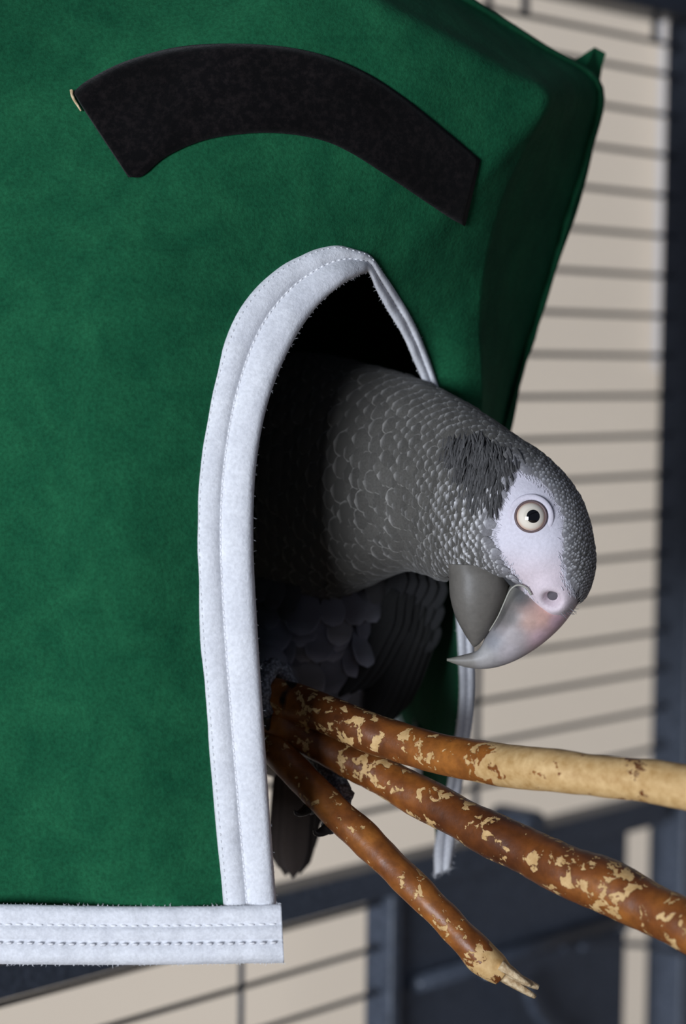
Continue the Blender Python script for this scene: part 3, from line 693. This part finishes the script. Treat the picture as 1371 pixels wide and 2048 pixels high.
# torso: soft barred belly, dark back
n_, m_ = TV_.shape[:2]; size = .0105
for i in range(6, n_ - 2, 3):
    ring_ = TV_[i]; cen = ring_.mean(0); nf = int(np.linalg.norm(np.roll(ring_, -1, 0) - ring_, axis=1).sum() / (size * .72))
    for k in range(max(nf, 5)):
        fj = ((k + .5 * (i % 2)) / nf * m_ + rng.uniform(-.6, .6)) % m_; j = int(fj) % m_; p = ring_[j]
        d = TV_[min(i + 2, n_ - 1), j] - TV_[i - 2, j]; h = BVH.find_nearest(Vector(p)); pn = np.array(h[0]); nn = np.array(h[1]); o_ = p - cen
        if nn @ o_ < 0: nn = -nn
        if np.linalg.norm(pn - p) > .003: continue
        px, py, _ = proj(pn)
        if px > 728 and py > 1170: continue
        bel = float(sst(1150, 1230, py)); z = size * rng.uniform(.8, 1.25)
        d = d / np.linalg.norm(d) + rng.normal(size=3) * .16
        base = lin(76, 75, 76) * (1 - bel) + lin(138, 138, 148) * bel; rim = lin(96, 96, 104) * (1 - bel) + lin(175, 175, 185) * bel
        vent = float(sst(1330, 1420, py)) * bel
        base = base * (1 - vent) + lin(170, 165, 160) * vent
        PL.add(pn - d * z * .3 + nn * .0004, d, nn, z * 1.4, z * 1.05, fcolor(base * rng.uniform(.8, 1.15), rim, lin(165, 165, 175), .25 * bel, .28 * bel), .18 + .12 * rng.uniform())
# ear coverts: fine dark hair-like feathers; pale down at the edge of the face
for _ in range(1300):
    px, py = rng.uniform(870, 1040), rng.uniform(850, 1025)
    if poly_dist([px], [py], EAR)[0] > rng.uniform(-14, 14) or poly_dist([px], [py], FACE)[0] < 6: continue
    p, nn = hit(px, py)
    if p is None: continue
    nn = nn if nn @ VF < 0 else -nn
    q = P(px + rng.uniform(-10, 6), py + 40, proj(p)[2]); d = q - p; d -= nn * (d @ nn)
    c = lin(74, 73, 73) * rng.uniform(.6, 1.5)
    PL.add(p + nn * .0005 - d * .2, d, nn, rng.uniform(.0045, .0075), rng.uniform(.0004, .0008), fcolor(c, c * 1.3, c * 1.6, .3), .10)
for _ in range(3200):
    i = int(rng.integers(len(FACE))); a, b_ = np.array(FACE[i]), np.array(FACE[(i + 1) % len(FACE)]); q = a + (b_ - a) * rng.uniform() + rng.normal(size=2) * 6
    if 1090 < q[0] and q[1] > 1190: continue
    if in_poly([q[0]], [q[1]], BEAKZ)[0]: continue
    p, nn = hit(*q)
    if p is None: continue
    nn = nn if nn @ VF < 0 else -nn
    c2 = q - np.array([1068, 1060]); c2 = c2 / np.linalg.norm(c2) * 10 + rng.normal(size=2) * 2.5; d = P(q[0] + c2[0], q[1] + c2[1], proj(p)[2]) - p; d -= nn * (d @ nn)
    ins = float(1 - sst(-6, 6, poly_dist([q[0]], [q[1]], FACE)[0])); c = (lin(205, 202, 210) * ins + lin(120, 119, 122) * (1 - ins)) * rng.uniform(.75, 1.15)
    PL.add(p + nn * .0001, d, nn, rng.uniform(.0009, .0018), rng.uniform(.00018, .00035), fcolor(c, c, c, 0), .08)
# bristles over the cere
for _ in range(25):
    t = rng.uniform(); px, py = 1150 - 30 * t + rng.normal() * 6, 1212 + 20 * t + rng.normal() * 5; p, nn = hit(px, py)
    if p is None: continue
    d = P(px + 18, py + 14, proj(p)[2]) - p + rng.normal(size=3) * .001; c = lin(110, 110, 114) * rng.uniform(.6, 1.3)
    PL.add(p, d, nn if nn @ VF < 0 else -nn, .0020, .00012, fcolor(c, c, c, 0), .2)
PL.items.sort(key=lambda q: -q[3])
def vis(q): x, y, z = proj(q[1]); return 515 < x < 1190 and 715 < y < 1420
big = [q for q in PL.items if vis(q) and (VF @ (q[0][:, 2])) < 0][:290]
ids = set(id(q) for q in big); rest = [q for q in PL.items if id(q) not in ids]
PL.mesh('small_feathers', rest)
# the 290 largest as single feathers that share a few meshes
cls = {}
for A, p, c, z in big:
    key = (round(float(c[:, 0].mean()) * 60), )
    if key not in cls:
        o = obj('feather', TV2, TF, M['feather'], None, col=c); cls[key] = o.data; bpy.data.objects.remove(o)
    o = bpy.data.objects.new('feather', cls[key]); COL.objects.link(o); o.parent = par
    Mx = Matrix([list(r) for r in A]).to_4x4(); Mx.translation = Vector(p)
    o.matrix_parent_inverse = Matrix.Translation(par.location).inverted(); o.matrix_basis = Mx
print('feathers', len(PL.items), 'meshes', len(cls))

# ---- long feathers: wing and tail
def blade(root, tip, wpx, bend=0.0, n=14, mcols=7, cup=.10, nrm=None, point=.35):
    a, b_ = P(*root), P(*tip); d = b_ - a; L = np.linalg.norm(d); d /= L; nv_ = -VF if nrm is None else np.asarray(nrm, float); nv_ = nv_ - d * (nv_ @ d); nv_ /= np.linalg.norm(nv_); s = np.cross(d, nv_)
    W_ = wpx / F * (root[2] + tip[2]) / 2; vs = []; cs = []
    for i in range(n):
        t = i / (n - 1); w_ = (.35 + .65 * float(sst(0, .3, t))) * (max(0, 1 - ((t - (1 - point)) / point) ** 2) ** .6 if t > 1 - point else 1); w_ = max(w_, .03)
        for j in range(mcols):
            u = -1 + 2 * j / (mcols - 1); ridge = .0004 if j == mcols // 2 else 0
            vs.append(a + d * L * t + s * (u * W_ / 2 * w_ + bend * W_ * math.sin(math.pi * t)) + nv_ * (ridge - cup * W_ * u * u + .03 * L * math.sin(math.pi * t)))
            cs.append((.85 if j == mcols // 2 else 1.0) + (.35 if abs(u) == 1 else 0))
    return vs, gridfaces(n, mcols), np.array(cs)
wing = lofted([(762, 1110, 878, 1140, .772, .008), (760, 1170, 884, 1180, .772, .012), (755, 1240, 872, 1250, .773, .011), (740, 1310, 850, 1325, .774, .009), (722, 1385, 812, 1400, .775, .007), (712, 1450, 768, 1460, .776, .004)], 40, 32)
v, f = closed(wing); wg = obj('wing', v, f, M['skin'], par, col=np.tile(lin(48, 48, 50), (len(v), 1)))
def flight(name, root, tip, w_, c, par_, **k):
    v, f, s = blade(root, tip, w_, **k); o = obj(name, v, f, M['feather'], par_, col=np.asarray(c)[None] * s[:, None])
    m_ = o.modifiers.new('s', 'SOLIDIFY'); m_.thickness = .0004; m_.offset = 0; return o
dk = lin(50, 50, 50)
for i, (r, t, w_) in enumerate([((872, 1215, .768), (800, 1425, .770), 44), ((868, 1205, .7655), (780, 1445, .768), 46), ((860, 1195, .7635), (764, 1452, .766), 46), ((850, 1190, .7615), (744, 1455, .764), 48), ((838, 1185, .7595), (728, 1450, .762), 50),
        ((822, 1190, .757), (722, 1380, .758), 54), ((806, 1185, .755), (700, 1388, .755), 58), ((790, 1180, .753), (678, 1394, .752), 60)]):
    flight('flight_feather', r, t, w_, dk * (.8 + .08 * (i % 4)), wg, point=.45)
for r_i in range(3):
    for k in range(5):
        x = 790 + 20 * k - r_i * 6; y = 1135 + r_i * 42 + k * 5
        flight('covert_feather', (x + 14, y, .7575 + .0025 * k - .001 * (2 - r_i)), (x - 10, y + 66, .7555 + .0025 * k - .001 * (2 - r_i)), 40, lin(58, 58, 60) * (.85 + .06 * k), wg, point=.5)
tl = lin(58, 50, 46)
for i, (rx, tx, ty, w_, d) in enumerate([(570, 556, 1735, 50, .792), (580, 570, 1752, 54, .790), (595, 585, 1757, 58, .788), (610, 600, 1748, 52, .790), (622, 612, 1715, 46, .792), (630, 622, 1670, 44, .794)]):
    flight('tail_feather', (rx + 10, 1440, d), (tx, ty, d + .004), w_, tl * (.8 + .1 * (i % 3)), par, point=.22)
# pale vent tuft
for i, (x, y) in enumerate([(690, 1360), (702, 1365), (712, 1362), (680, 1366)]):
    flight('vent_feather', (x, y - 30, .772), (x + 6, y + 62, .770), 34, lin(176, 176, 190), par, point=.4)

# ---- legs and feet
def limb(name, pts, rad, m_, par_, n=24, nphi=12):
    q = crs([P(*p) for p in pts], n); rr = np.interp(np.linspace(0, 1, n), np.linspace(0, 1, len(rad)), rad); v, f = tube(q, rr, nphi)
    return obj(name, v, f, m_, par_, col=np.tile(lin(120, 120, 128), (len(v), 1)))
def toe(axis_p, axis_d, R_, a0, a1, along, r0, par_):
    """a toe curling round a branch: centre, axis, branch radius, start/end angle, shift along the axis"""
    d = axis_d / np.linalg.norm(axis_d); a = np.array([0, 0, 1.]); a -= d * (a @ d); a /= np.linalg.norm(a); b_ = np.cross(d, a)
    if b_ @ VF > 0: b_ = -b_                                    # b_ towards the camera
    q = []
    for t in np.linspace(0, 1, 16):
        g = a0 + (a1 - a0) * t; q.append(axis_p + d * along * t + (R_ + r0 * .9) * (a * math.cos(g) + b_ * math.sin(g)))
    q = np.array(q); rr = r0 * (1 + .12 * np.cos(np.linspace(0, 6 * math.pi, 16))) * np.linspace(1, .78, 16); v, f = tube(q, rr, 10); o = obj('toe', v, f, M['foot'], par_)
    q2 = []
    for t in np.linspace(0, 1, 8):
        g = a1 + (a1 - a0) / abs(a1 - a0) * .95 * t; q2.append(axis_p + d * along + (R_ + r0 * (.9 + .5 * math.sin(2.6 * t))) * (a * math.cos(g) + b_ * math.sin(g)))
    v, f = tube(q2, np.linspace(r0 * .7, .0002, 8), 8); obj('claw', v, f, M['claw'], o)
p1_ = P(548, 1394, .711); d1_ = P(600, 1408, .706) - P(540, 1392, .712)
leg1 = limb('leg', [(560, 1300, .775), (535, 1330, .745), (528, 1345, .725)], [.012, .007, .0045], M['skin'], par)
for al, a1 in ((.006, 2.0), (-.004, 1.9)): toe(p1_ - d1_ * .25, d1_, .0066, -.2, a1, al, .0030, leg1)
for al, a1 in ((.005, -2.2), (-.005, -2.1)): toe(p1_ - d1_ * .25, d1_, .0066, .2, a1, al, .0030, leg1)
p3_ = P(652, 1604, .693); d3_ = P(700, 1650, .688) - P(610, 1562, .699)
leg2 = limb('leg', [(620, 1420, .780), (628, 1475, .745), (652, 1535, .716), (686, 1583, .704)], [.012, .007, .0042, .0030], M['foot'], par)
for al, a1 in ((.004, -2.9), (-.006, -2.8)): toe(p3_, d3_, .0054, -1.3, a1, al, .0030, leg2)
